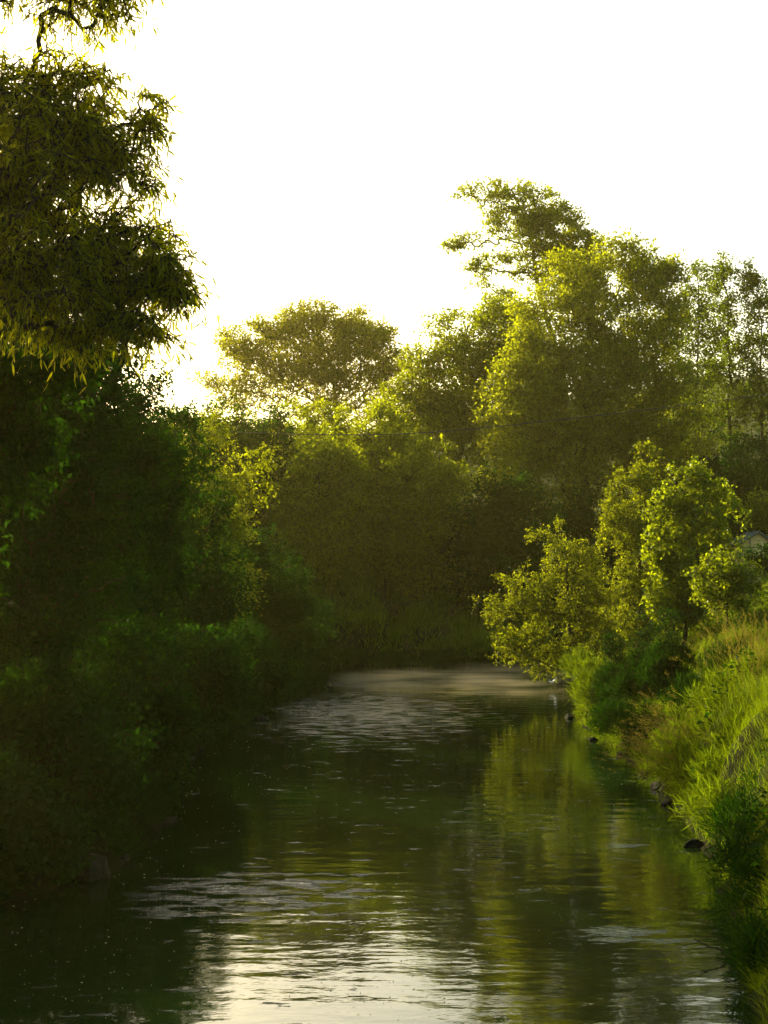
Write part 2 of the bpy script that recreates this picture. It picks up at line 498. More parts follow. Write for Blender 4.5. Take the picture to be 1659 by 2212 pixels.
# --- trees and bushes down the left bank
LB = 'trees and bushes crowding the shaded left bank'
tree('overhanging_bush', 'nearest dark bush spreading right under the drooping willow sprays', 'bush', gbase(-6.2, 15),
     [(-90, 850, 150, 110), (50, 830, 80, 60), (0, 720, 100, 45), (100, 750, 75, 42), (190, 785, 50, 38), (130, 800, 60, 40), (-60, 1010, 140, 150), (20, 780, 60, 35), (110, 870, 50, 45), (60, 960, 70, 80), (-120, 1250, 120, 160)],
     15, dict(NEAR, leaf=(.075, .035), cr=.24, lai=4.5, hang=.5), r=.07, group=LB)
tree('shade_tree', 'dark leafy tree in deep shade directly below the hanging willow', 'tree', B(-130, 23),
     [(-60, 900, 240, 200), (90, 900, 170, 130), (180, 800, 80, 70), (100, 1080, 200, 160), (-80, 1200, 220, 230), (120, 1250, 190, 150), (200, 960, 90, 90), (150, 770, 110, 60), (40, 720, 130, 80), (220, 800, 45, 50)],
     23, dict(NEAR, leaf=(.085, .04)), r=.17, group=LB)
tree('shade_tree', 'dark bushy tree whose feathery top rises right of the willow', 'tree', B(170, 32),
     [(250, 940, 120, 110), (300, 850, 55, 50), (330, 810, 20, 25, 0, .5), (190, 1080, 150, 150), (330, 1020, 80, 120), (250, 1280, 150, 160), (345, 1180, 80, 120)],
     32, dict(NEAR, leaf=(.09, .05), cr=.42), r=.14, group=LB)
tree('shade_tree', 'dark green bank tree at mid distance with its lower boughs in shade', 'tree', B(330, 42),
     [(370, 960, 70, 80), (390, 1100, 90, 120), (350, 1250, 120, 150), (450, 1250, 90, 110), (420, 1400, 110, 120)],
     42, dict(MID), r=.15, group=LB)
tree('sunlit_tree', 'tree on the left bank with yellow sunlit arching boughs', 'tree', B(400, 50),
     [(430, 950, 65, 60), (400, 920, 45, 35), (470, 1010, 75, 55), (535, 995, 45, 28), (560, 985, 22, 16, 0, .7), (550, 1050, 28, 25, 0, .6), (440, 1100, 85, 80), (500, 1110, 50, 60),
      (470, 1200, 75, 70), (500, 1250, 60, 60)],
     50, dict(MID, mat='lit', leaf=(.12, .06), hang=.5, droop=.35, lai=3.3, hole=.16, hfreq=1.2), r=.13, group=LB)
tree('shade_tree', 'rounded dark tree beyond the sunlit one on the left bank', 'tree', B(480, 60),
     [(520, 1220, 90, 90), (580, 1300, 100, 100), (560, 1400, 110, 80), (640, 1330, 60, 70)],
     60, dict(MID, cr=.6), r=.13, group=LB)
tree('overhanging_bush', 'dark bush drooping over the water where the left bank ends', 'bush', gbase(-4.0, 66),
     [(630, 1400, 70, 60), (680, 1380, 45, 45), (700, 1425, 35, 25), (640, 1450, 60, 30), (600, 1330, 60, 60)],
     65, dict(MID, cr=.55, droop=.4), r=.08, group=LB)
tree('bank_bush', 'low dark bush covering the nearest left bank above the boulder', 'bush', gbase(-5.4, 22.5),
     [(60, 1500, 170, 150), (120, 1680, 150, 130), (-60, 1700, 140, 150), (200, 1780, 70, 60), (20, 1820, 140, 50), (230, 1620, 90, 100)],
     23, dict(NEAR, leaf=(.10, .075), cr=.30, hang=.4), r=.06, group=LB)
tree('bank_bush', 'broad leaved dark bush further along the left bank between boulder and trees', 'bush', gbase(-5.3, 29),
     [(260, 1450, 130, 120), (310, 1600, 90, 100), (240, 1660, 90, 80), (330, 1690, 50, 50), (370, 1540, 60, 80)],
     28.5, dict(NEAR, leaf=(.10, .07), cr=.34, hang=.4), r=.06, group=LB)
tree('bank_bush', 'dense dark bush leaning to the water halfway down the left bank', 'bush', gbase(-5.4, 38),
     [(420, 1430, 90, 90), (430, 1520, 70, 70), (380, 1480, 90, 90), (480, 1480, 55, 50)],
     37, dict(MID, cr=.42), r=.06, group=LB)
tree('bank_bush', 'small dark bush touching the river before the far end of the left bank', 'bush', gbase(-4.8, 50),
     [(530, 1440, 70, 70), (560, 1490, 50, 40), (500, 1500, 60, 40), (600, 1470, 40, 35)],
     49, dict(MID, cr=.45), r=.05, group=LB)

tree('added_shading_tree', 'tall dense tree standing behind the willow at the left edge', 'tree', B(-260, 30),  # added to throw shade on the near right bank
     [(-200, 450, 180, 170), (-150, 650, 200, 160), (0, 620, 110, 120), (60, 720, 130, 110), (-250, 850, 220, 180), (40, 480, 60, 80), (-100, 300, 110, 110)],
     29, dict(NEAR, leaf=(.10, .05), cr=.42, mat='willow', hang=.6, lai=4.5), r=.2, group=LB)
tree('added_shading_tree', 'dense tree rising behind the sunlit arching boughs on the left bank', 'tree', B(230, 56),  # hidden tree, added to shade the middle of the right bank
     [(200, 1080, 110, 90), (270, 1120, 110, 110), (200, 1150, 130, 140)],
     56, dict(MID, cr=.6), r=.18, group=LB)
tree('added_shading_tree', 'broad tall tree on the left bank mostly outside the left edge of the view', 'tree', gbase(-9.5, 33),  # added almost unseen so its shadow darkens the nearest right bank
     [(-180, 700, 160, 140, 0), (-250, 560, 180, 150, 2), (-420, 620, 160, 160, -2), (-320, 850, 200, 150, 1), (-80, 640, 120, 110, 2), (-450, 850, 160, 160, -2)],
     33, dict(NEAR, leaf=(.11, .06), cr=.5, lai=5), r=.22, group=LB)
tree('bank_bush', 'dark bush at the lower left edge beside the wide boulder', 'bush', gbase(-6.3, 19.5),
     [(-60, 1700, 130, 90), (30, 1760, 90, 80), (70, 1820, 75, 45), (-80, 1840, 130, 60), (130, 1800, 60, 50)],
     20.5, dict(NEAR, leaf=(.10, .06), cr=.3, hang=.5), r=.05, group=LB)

# --- wall of trees beyond the bend
FB = 'trees standing along the far bank beyond the bend'
def wall_tree(label, u, top, D, w, spec={}, seed=None, low=1270):
    lob = [(u, top + 60, w * .55, 60), (u - w * .35, top + 130, w * .6, 90), (u + w * .4, top + 140, w * .6, 90),
           (u, top + 230, w * .95, 110), (u, (top + low) / 2 + 80, w * .9, (low - top) * .3), (u + w * .1, low - 70, w * .8, 80)]
    s = dict(FAR_, mat='dark', hole=.05); s.update(spec)
    return tree('bank_tree', label, 'tree', B(u, D), lob, D, s, r=.18, group=FB, seed=seed)
wall_tree('dark tree of the far wall just right of the sunlit left tree', 470, 885, 82, 100, dict(hole=.12))
wall_tree('dark tree below the left side of the round topped tree', 590, 905, 84, 100)
wall_tree('pointed light topped tree in the middle of the far wall', 640, 870, 88, 55, dict(mat='far'))
wall_tree('small pointed tree right of centre below the round topped tree', 725, 872, 89, 50, dict(mat='far'))
wall_tree('broad dark tree in the centre of the shaded far wall', 690, 930, 81, 110, dict(mat='far', hole=.12))
wall_tree('dark tree of the far wall below the dip in the skyline', 820, 890, 84, 95, dict(mat='far', hole=.12))
wall_tree('dark tree of the far wall left of the big airy tree', 930, 960, 82, 110, dict(mat='far', hole=.12))
wall_tree('dark low tree under the big airy tree on the far bank', 1080, 1010, 80, 110, low=1290)
wall_tree('dark low tree behind the young conical tree', 1260, 1060, 82, 110, low=1290)
wall_tree('dark tree behind the maple below the slender poplars', 1430, 960, 90, 110, low=1270)
wall_tree('dark tree filling the gap under the slender poplars', 1510, 940, 92, 100)
wall_tree('dark tree behind the garden shed at the right edge', 1620, 950, 95, 110, low=1250)
for k, (u, D, top, w) in enumerate([(330, 90, 905, 110), (200, 92, 900, 120), (60, 90, 880, 130)]):  # unseen trees added to shade the lower part of the far wall
    wall_tree(['tree of the far bank hidden behind the left bank growth nearest the river', 'tree of the far bank further left behind the left bank growth',
               'tree of the far bank furthest left behind the left bank growth'][k], u, top, D, w)
for k, (u, D, top, w) in enumerate([(380, 92, 900, 110), (540, 96, 900, 120), (700, 98, 910, 120), (860, 96, 905, 110)]):
    wall_tree(['back row tree behind the sunlit left tree', 'back row tree filling the wall left of centre', 'back row tree filling the wall at the centre',
               'back row tree filling the wall at the skyline dip'][k], u, top, D, w, dict(mat='far'))

tree('walnut_tree', 'large round crowned bronze tree rising above the middle of the far wall', 'tree', B(700, 115),
     [(580, 715, 40, 30), (650, 690, 50, 30), (730, 690, 50, 30), (700, 680, 40, 22), (600, 740, 95, 60), (520, 745, 50, 40), (455, 815, 30, 20, 0, .6), (640, 700, 50, 28), (800, 715, 40, 35), (700, 770, 150, 80), (680, 715, 75, 50), (770, 720, 70, 50), (820, 760, 40, 50), (560, 790, 90, 50), (680, 790, 120, 60), (790, 800, 75, 60),
      (490, 800, 45, 30, 0, .7), (470, 830, 50, 25, 0, .7), (620, 850, 120, 55), (760, 860, 110, 55), (520, 860, 60, 40), (845, 830, 30, 40)],
     115, dict(FAR_, mat='walnut', cr=.62, hole=.15, hfreq=.9, flat=.5, lai=2.4, leaf=(.22, .12)), r=.38,
     trunk=[P(740, 1050, 115), P(720, 900, 115), P(700, 760, 115)])

tree('alder_tree', 'mid height alder left of the big airy tree with a stepped left edge', 'tree', B(980, 92),
     [(950, 715, 28, 25), (1000, 700, 45, 28), (925, 770, 45, 30), (890, 785, 22, 25, 0, .7), (870, 850, 30, 30), (1060, 680, 40, 25), (1100, 670, 40, 25), (1010, 790, 80, 60), (920, 860, 70, 60), (1030, 880, 90, 80), (940, 950, 90, 80),
      (1060, 990, 80, 80), (1080, 720, 60, 45), (1050, 760, 90, 60), (960, 830, 90, 80), (1100, 840, 80, 80), (870, 880, 50, 50), (920, 900, 70, 60), (1010, 900, 110, 80), (1120, 760, 60, 60)],
     92, dict(FAR_, cr=.55, hole=.09, lai=3.2, flat=.6, cden=5.5), r=.24)
tree('leaning_tree', 'tall wind bent tree with flat tiers of foliage leaning out to the left', 'tree', B(1240, 100),
     [(1080, 408, 75, 18), (1140, 425, 75, 24), (1200, 480, 70, 35), (1160, 520, 90, 35), (1110, 470, 70, 24), (1240, 540, 60, 40), (1010, 418, 32, 12, 0, 1.2), (1060, 435, 35, 14), (1185, 450, 50, 28), (1235, 500, 45, 30), (1100, 470, 55, 20), (1150, 490, 60, 26), (1010, 522, 45, 13), (985, 532, 25, 9), (975, 540, 12, 6), (1065, 495, 35, 14),
      (1120, 545, 60, 20), (1190, 545, 70, 30), (1060, 575, 45, 22), (1140, 590, 50, 18), (1035, 610, 30, 16), (1020, 575, 24, 12), (1250, 570, 50, 40), (1090, 640, 50, 12), (1280, 530, 30, 28),
      (1260, 640, 60, 40), (1100, 680, 60, 25), (1290, 575, 45, 35), (1210, 600, 60, 35), (1030, 690, 30, 14)],
     100, dict(FAR_, cr=.45, hole=.08, hfreq=1.0, frill=0, flat=.3, lai=3.0, leaf=(.19, .11), shell=2.0, cden=5, mat='far'), r=.36,
     trunk=[P(1215, 800, 100), P(1168, 640, 100), P(1150, 540, 100), P(1125, 450, 100), P(1105, 405, 100)], depth=.8)
tree('airy_tree', 'largest pale airy tree filling the right of the skyline', 'tree', B(1260, 86),
     [(1250, 590, 60, 45), (1330, 565, 55, 40), (1365, 560, 25, 30), (1410, 620, 55, 55), (1455, 640, 35, 60), (1380, 590, 70, 45), (1210, 660, 80, 60), (1310, 670, 110, 80), (1430, 700, 50, 70), (1170, 750, 80, 80), (1280, 780, 110, 90),
      (1390, 780, 80, 90), (1150, 860, 85, 80), (1260, 900, 110, 90), (1380, 900, 90, 90), (1180, 990, 110, 80), (1130, 1070, 90, 60), (1290, 1040, 100, 90), (1460, 860, 50, 90), (1330, 840, 130, 110), (1220, 800, 120, 110), (1430, 960, 80, 90), (1110, 900, 80, 110), (1200, 940, 110, 100), (1330, 960, 120, 90), (1140, 800, 60, 70), (1440, 620, 35, 45), (1290, 600, 70, 60)],
     86, dict(FAR_, mat='silver', leaf=(.19, .10), hole=.11, hfreq=.8, lai=3.2, up=.4, cr=.6, cden=5), r=.3)
PG = 'slender poplars at the right edge'
tree('poplar_tree', 'slender sparse poplar standing in the sky gap right of the airy tree', 'tree', B(1510, 96),
     [(1510, 610, 28, 45), (1500, 690, 38, 60), (1520, 790, 48, 80), (1470, 780, 35, 60), (1490, 900, 50, 60)],
     96, dict(FAR_, cr=.45, hole=.12, hfreq=.9, lai=2.6, up=.7, mat='poplar', frill=1), r=.15, trunk=[P(1510, 900, 96), P(1510, 700, 96), P(1508, 580, 96)], group=PG)
tree('poplar_tree', 'tallest of the slender poplars with a pointed top', 'tree', B(1570, 98),
     [(1566, 590, 28, 35), (1560, 670, 42, 60), (1580, 770, 55, 80), (1560, 880, 60, 80)],
     98, dict(FAR_, cr=.45, hole=.1, hfreq=.9, lai=2.8, up=.7, mat='poplar', frill=1), r=.18, trunk=[P(1572, 900, 98), P(1570, 700, 98), P(1566, 570, 98)], group=PG)
tree('poplar_tree', 'slender poplar cut by the right edge of the view', 'tree', B(1645, 97),
     [(1615, 620, 25, 40), (1640, 660, 35, 60), (1650, 760, 50, 80), (1640, 870, 50, 80)],
     97, dict(FAR_, cr=.45, hole=.1, hfreq=.9, lai=2.8, up=.7, mat='poplar', frill=1), r=.15, trunk=[P(1645, 900, 97), P(1640, 700, 97), P(1635, 600, 97)], group=PG)

# --- right bank shrubs
SH = dict(leaf=(.085, .045), cr=.32, lai=3.6, T=6, mat='lit', hole=.2, hfreq=1.5, twigs=True, up=.35, depth=.8)
tree('willow_shrub', 'sunlit willow shrub leaning over the water from the right bank', 'shrub', P(1255, 1425, 54),
     [(1200, 1170, 45, 28), (1180, 1160, 25, 14, 0, .6), (1230, 1210, 55, 45), (1140, 1260, 55, 40), (1220, 1290, 80, 60), (1120, 1330, 65, 45), (1290, 1280, 40, 70), (1080, 1310, 28, 18, 0, .5), (1100, 1400, 50, 35),
      (1160, 1390, 60, 45), (1075, 1405, 22, 16, 0, .7), (1170, 1440, 35, 22), (1255, 1350, 60, 50), (1210, 1140, 25, 12, 0, .7), (1290, 1370, 45, 35), (1230, 1400, 55, 30), (1060, 1350, 18, 12, 0, .7), (1040, 1300, 12, 8, 0, .6)],
     54, dict(SH, hang=.3, mat='lit', lai=2.5, hole=.2, out=1.0, cr=.38, T=5), r=.11, trunk=[P(1235, 1380, 54), P(1225, 1300, 54), P(1222, 1200, 54)])
tree('conical_tree', 'young conical tree behind the willow shrub and left of the maple', 'tree', B(1370, 57),
     [(1396, 945, 10, 24), (1396, 975, 20, 22), (1395, 1000, 32, 30), (1375, 1050, 50, 40), (1360, 1110, 55, 50), (1330, 1080, 25, 20, 0, .6), (1350, 1180, 60, 60), (1370, 1260, 60, 50), (1360, 1330, 60, 45), (1410, 1350, 45, 35), (1320, 1150, 25, 20, 0, .6)],
     57, dict(SH, mat='lit', cr=.34, up=.5), r=.09, trunk=[P(1392, 1150, 57), P(1396, 950, 57)])
tree('maple_tree', 'bright broad leaved young maple on the right bank', 'tree', B(1470, 50),
     [(1495, 1020, 35, 25), (1460, 1060, 45, 35), (1520, 1060, 35, 40), (1440, 1120, 45, 45), (1500, 1130, 60, 60), (1430, 1190, 40, 50), (1480, 1220, 60, 60), (1565, 1075, 22, 28),
      (1580, 1120, 30, 40), (1560, 1170, 40, 40), (1440, 1270, 50, 50), (1460, 1320, 60, 35), (1510, 1280, 50, 40), (1500, 1330, 40, 30)],
     50, dict(SH, mat='maple', leaf=(.12, .10), cr=.32, lai=4, hole=.08), r=.08, trunk=[P(1490, 1250, 50), P(1500, 1150, 50), P(1500, 1030, 50)])
tree('hazel_bush', 'low rounded yellow green bush right of the maple at the top of the bank', 'bush', B(1570, 47),
     [(1560, 1230, 55, 40), (1600, 1250, 45, 40), (1530, 1270, 45, 40), (1580, 1290, 55, 35), (1630, 1275, 20, 20, 0, .6)],
     47, dict(SH, mat='maple', leaf=(.10, .075), cr=.28, lai=4, hole=.04), r=.04)
tree('garden_bush', 'dark green bush in front of the garden shed at the right edge', 'bush', B(1665, 62),
     [(1655, 1200, 24, 30), (1630, 1215, 18, 14), (1612, 1205, 12, 10), (1690, 1220, 50, 50), (1650, 1240, 25, 25)], 62, dict(MID, cr=.35), r=.05)
tree('garden_tree', 'small yellowish tree over the roof of the garden shed', 'tree', B(1690, 84),
     [(1640, 1115, 35, 20), (1690, 1100, 50, 45), (1640, 1080, 20, 12, 0, .5)], 84, dict(FAR_, cr=.5, mat='lit'), r=.08)
WS = 'dark upright willow saplings on the right bank slope'
for k, (u, v0, D, hh, lab) in enumerate([
        (1385, 1330, 43, 120, 'dark upright sapling on the right bank below the conical tree'),
        (1440, 1320, 42, 140, 'tall dark sapling on the right bank below the maple'),
        (1320, 1390, 44, 90, 'small dark sapling near the tip of the right bank')]):
    tree('willow_sapling', lab, 'sapling', B(u, D),
         [(u, v0 + 20, 18, 30), (u + 8, v0 + 70, 30, 40), (u - 10, v0 + 110, 35, 40), (u, v0 + 150, 40, 35), (u + 22, v0 + 30, 12, 30, 0, .5)],
         D, dict(SH, mat='dark', leaf=(.08, .025), k=6, cr=.25, up=1.0, lai=1.5, hole=.05), r=.03, group=WS)

CG = 'shaggy grass clumps along the water'
TUS = dict(leaf=(.24, .0105), k=6, cr=.25, T=9, lai=4.5, up=.7, hang=-.5, droop=.5, curl=.3, out=.6, mat='grass', hole=0, cden=5, zmin=.02)
for (u, v, ru, rv, D, mt, lab) in [
        (1275, 1490, 36, 55, 46, 'grass', 'sunlit shaggy clump at the tip of the right bank above the flat dark rock'),
        (1250, 1440, 28, 30, 49, 'grass', 'short clump beneath the leaning willow shrub stem'),
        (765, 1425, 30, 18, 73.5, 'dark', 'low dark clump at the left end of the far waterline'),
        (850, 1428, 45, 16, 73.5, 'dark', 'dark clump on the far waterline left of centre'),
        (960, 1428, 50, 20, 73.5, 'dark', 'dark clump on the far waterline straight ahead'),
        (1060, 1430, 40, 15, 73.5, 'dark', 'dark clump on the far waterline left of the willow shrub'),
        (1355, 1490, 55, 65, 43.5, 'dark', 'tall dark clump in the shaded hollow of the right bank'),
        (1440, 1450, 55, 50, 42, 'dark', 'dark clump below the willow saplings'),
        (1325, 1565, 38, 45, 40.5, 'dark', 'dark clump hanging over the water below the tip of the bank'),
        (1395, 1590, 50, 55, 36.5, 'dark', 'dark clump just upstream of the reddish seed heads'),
        (1475, 1600, 45, 50, 31, 'grass', 'drooping clump on the near mound where the reddish seed heads hang'),
        (1440, 1650, 38, 45, 30, 'grass', 'clump leaning furthest left over the water below the reddish seed heads'),
        (1500, 1680, 42, 50, 28, 'grass', 'overhanging clump between the reddish seed heads and the largest boulder'),
        (1520, 1740, 34, 40, 26, 'grass', 'small clump drooping onto the largest boulder'),
        (1560, 1760, 34, 45, 24.5, 'grass', 'clump with sunlit tips above the pointed rock'),
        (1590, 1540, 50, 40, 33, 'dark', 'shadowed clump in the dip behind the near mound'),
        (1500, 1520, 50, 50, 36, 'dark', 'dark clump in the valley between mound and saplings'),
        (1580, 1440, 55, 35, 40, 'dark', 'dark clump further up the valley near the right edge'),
        (1560, 1520, 60, 45, 30.5, 'grass', 'clump along the crest of the near mound'),
        (1640, 1460, 45, 40, 30.5, 'grass', 'highest clump of the near mound beside the tan stalks'),
        (1560, 1680, 45, 70, 26.5, 'grass', 'brightest yellow green clump over the largest boulder'),
        (1620, 1600, 50, 60, 26.5, 'grass', 'clump in the middle of the near mound by the right edge'),
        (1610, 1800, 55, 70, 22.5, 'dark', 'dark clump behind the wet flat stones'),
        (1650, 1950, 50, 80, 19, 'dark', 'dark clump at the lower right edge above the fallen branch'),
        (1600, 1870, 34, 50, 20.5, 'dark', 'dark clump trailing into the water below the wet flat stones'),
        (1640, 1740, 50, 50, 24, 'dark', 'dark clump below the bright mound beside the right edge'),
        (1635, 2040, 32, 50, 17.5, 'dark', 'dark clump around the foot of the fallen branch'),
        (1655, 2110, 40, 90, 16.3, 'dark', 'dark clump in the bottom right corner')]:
    c = P(u, v, D)  # dark clumps carry the shade of the bank in their leaf colour
    tree('grass_clump', lab, 'grass clump', (c[0], D, max(.05, c[2] - rv * D / F * 1.0)), [(u, v, ru, rv)], D, dict(TUS, mat=mt), r=.015,
         trunk=[P(u, v, D)], group=CG, depth=1.2)
for s in STAT: print(s)
print('LEAVES', sum(s[1] for s in STAT))

# ------------------------------------------------------------------ grass
def blades(x, y, L, Wd, lean, rs, up=1.0, z0=None):
    z = height(x, y) - .03 if z0 is None else z0
    p = np.stack([x, y, z], 1)
    N = len(x)
    az = rs.rand(N) * 2 * PI
    side = np.stack([np.cos(az), np.sin(az), np.zeros(N)], 1)
    dirv = unit(np.stack([lean[:, 0], lean[:, 1], np.full(N, up)], 1) + rs.normal(size=(N, 3)) * np.array([.42, .42, .1]))
    bend = np.stack([lean[:, 0], lean[:, 1], np.full(N, -.25)], 1) * .5 + rs.normal(size=(N, 3)) * np.array([.3, .3, .08])
    L1 = L[:, None]
    m = p + dirv * L1 * .5
    t = p + dirv * L1 * .92 + bend * L1 * .45
    s = side * Wd[:, None] * .5
    v = np.stack([p - s, p + s, m + s * .8, m - s * .8, t], 1).reshape(-1, 3)
    b = np.arange(N)[:, None] * 5
    return v, b + np.array([[0, 1, 2, 3]]), b + np.array([[3, 2, 4]]), t

def river_lean(x, y, amt):
    e = .25
    gx_ = (river_sd(x + e, y) - river_sd(x - e, y)) / (2 * e)
    gy_ = (river_sd(x, y + e) - river_sd(x, y - e)) / (2 * e)
    return np.stack([-gx_ * amt, -gy_ * amt], 1)

def grass(name, label, n, xr, yr, L, wd, seed, mat, minsd=.03, maxsd=9, lean=.45, tuft=1.6, power=1.0, thr=.25):
    rs = np.random.RandomState(seed)
    k = int(n * 3)
    y = yr[0] * (yr[1] / yr[0]) ** (rs.rand(k) ** power)
    x = xr[0] + (xr[1] - xr[0]) * rs.rand(k)
    sd = river_sd(x, y)
    ok = (sd > minsd) & (sd < maxsd)
    x, y, sd = x[ok], y[ok], sd[ok]
    tn = vnoise(x * tuft + seed, y * tuft)
    ok = tn + rs.rand(len(x)) * .5 > thr + .25
    x, y, sd, tn = x[ok][:n], y[ok][:n], sd[ok][:n], tn[ok][:n]
    N = len(x)
    Ls = L * (.25 + 1.25 * tn ** 1.5) * (.5 + .8 * rs.rand(N)) * (.55 + .45 * sstep(sd / 1.2))
    ws = wd * (.6 + .7 * rs.rand(N)) * np.clip(y / 26, .8, 3)
    ln = river_lean(x, y, lean * np.exp(-sd / 1.6))
    tx = (vnoise(x * 1.9 + 90, y * 1.9) - .5) * .9; ty = (vnoise(x * 1.9, y * 1.9 + 60) - .5) * .9
    ln = ln + np.stack([tx, ty], 1)
    v, q, t, _ = blades(x, y, Ls, ws, ln, rs)
    o = mesh(name, v, [q, t], mat)
    tag(o, label, 'grass', 'stuff')
    return o
grass('bank_grass', 'long green grass covering the sunlit right bank', 300000, (2.5, 16), (12, 63), .64, .0072, 3, M['grass'], thr=.02, power=1.1)
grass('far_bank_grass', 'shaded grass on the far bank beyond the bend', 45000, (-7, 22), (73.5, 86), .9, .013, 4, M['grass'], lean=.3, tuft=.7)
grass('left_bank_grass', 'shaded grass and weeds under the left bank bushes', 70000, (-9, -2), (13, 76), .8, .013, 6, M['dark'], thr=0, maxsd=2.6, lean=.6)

rs = np.random.RandomState(31)
def weeds(name, label, n, xr, yr, sdr, L, wd, mat, seed, hmax):
    rs = np.random.RandomState(seed)
    y = yr[0] * (yr[1] / yr[0]) ** rs.rand(n * 8); x = xr[0] + (xr[1] - xr[0]) * rs.rand(n * 8)
    sd = river_sd(x, y); tn = vnoise(x * 1.4 + seed, y * 1.4)
    ok = (sd > sdr[0]) & (sd < sdr[1]) & (tn > .55)
    x, y, tn = x[ok][:n], y[ok][:n], tn[ok][:n]; N = len(x)
    z = height(x, y) + hmax * (tn - .4) * 2 * rs.rand(N) ** .6
    p = np.stack([x, y, z], 1)
    v, f = leaf_polys(p, rs.normal(size=(N, 3)) * np.array([1, 1, .3]) + np.array([0, 0, .2]), rs.normal(size=(N, 3)) * .5 + np.array([0, 0, 1]),
                      L * (.5 + rs.rand(N)), wd * (.5 + rs.rand(N)), 4, curl=.15)
    tag(mesh(name, v, [f], M[mat]), label, 'weeds', 'stuff')
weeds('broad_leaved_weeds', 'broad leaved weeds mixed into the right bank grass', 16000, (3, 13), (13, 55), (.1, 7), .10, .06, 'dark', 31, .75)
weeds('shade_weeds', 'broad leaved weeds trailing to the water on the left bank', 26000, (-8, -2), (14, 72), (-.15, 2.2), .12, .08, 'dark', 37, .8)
# seed heads
def seed_heads(name, label, n, xr, yr, sdr, L, seed, lean, droop):
    rs = np.random.RandomState(seed)
    y = yr[0] + (yr[1] - yr[0]) * rs.rand(n * 6); x = xr[0] + (xr[1] - xr[0]) * rs.rand(n * 6)
    sd = river_sd(x, y); tn = vnoise(x * 1.5 + seed, y * 1.5)
    ok = (sd > sdr[0]) & (sd < sdr[1]) & (tn > .42)
    x, y, sd = x[ok][:n], y[ok][:n], sd[ok][:n]; N = len(x)
    Ls = L * (.7 + .6 * rs.rand(N))
    ln = river_lean(x, y, lean)
    v, q, t, tip = blades(x, y, Ls, np.full(N, .006), ln, rs)
    # panicles: small scale leaves along the last stretch
    K = 26
    mid = v.reshape(N, 5, 3)[:, 2]
    s = rs.rand(N, K, 1)
    pp = tip[:, None] * (1 - s * .32) + mid[:, None] * s * .32
    dd = unit(tip - mid)[:, None] + rs.normal(size=(N, K, 3)) * .45 + np.array([0, 0, -droop])
    pp = pp + rs.normal(size=pp.shape) * .012
    pp = pp.reshape(-1, 3); dd = dd.reshape(-1, 3)
    lv, lf = leaf_polys(pp, dd, rs.normal(size=pp.shape), np.full(len(pp), .045) * (.6 + .8 * rs.rand(len(pp))), np.full(len(pp), .008), 4)
    vv = np.concatenate([v, lv]); 
    o = mesh(name, vv, [q, t, lf + len(v)], M['seed'])
    tag(o, label, 'grass', 'stuff')
seed_heads('seed_head_grass', 'reddish seed heads of tall grass drooping over the near right bank', 420, (4.6, 8.5), (26, 31), (.1, .75), 1.05, 11, 1.0, .5)
seed_heads('tall_seed_grass', 'tall tan stalks standing on the crest of the near mound at the right edge', 260, (6, 8.6), (27.5, 32), (1.1, 3.2), 1.35, 13, .05, -.5)
seed_heads('upright_seed_grass', 'upright tan grass stalks on top of the right bank', 500, (5.8, 13), (25, 60), (1.6, 6), 1.0, 12, .05, -.3)

# ------------------------------------------------------------------ rocks
def rock(name, label, c, size, seed, group=None, mat='stone'):
    rs = random.Random(seed)
    import bmesh
    bm = bmesh.new()
    bmesh.ops.create_icosphere(bm, subdivisions=4, radius=1)
    off = Vector((rs.random() * 40, rs.random() * 40, rs.random() * 40))
    planes = []
    for k in range(15):
        d = Vector((rs.gauss(0, 1), rs.gauss(0, 1), rs.gauss(0, 1))).normalized()
        planes.append((d, .5 + .3 * rs.random()))
    for v in bm.verts:
        p = v.co.copy()
        for d, k in planes:
            t = p.dot(d)
            if t > k: p -= d * (t - k)
        p += v.co * (.10 * mnoise.fractal(v.co * 2.2 + off, 1, 2, 4))
        v.co = Vector((p.x * size[0], p.y * size[1], p.z * size[2]))
    me = bpy.data.meshes.new(name); bm.to_mesh(me); bm.free()
    me.materials.append(M[mat])
    o = bpy.data.objects.new(name, me); o.location = c; o.rotation_euler = (rs.uniform(-.2, .2), rs.uniform(-.2, .2), rs.uniform(0, 6.28))
    C.objects.link(o)
    tag(o, label, 'rock', group=group)
RG = 'stones along the waterline of the right bank'
RL = 'stones along the waterline of the left bank'
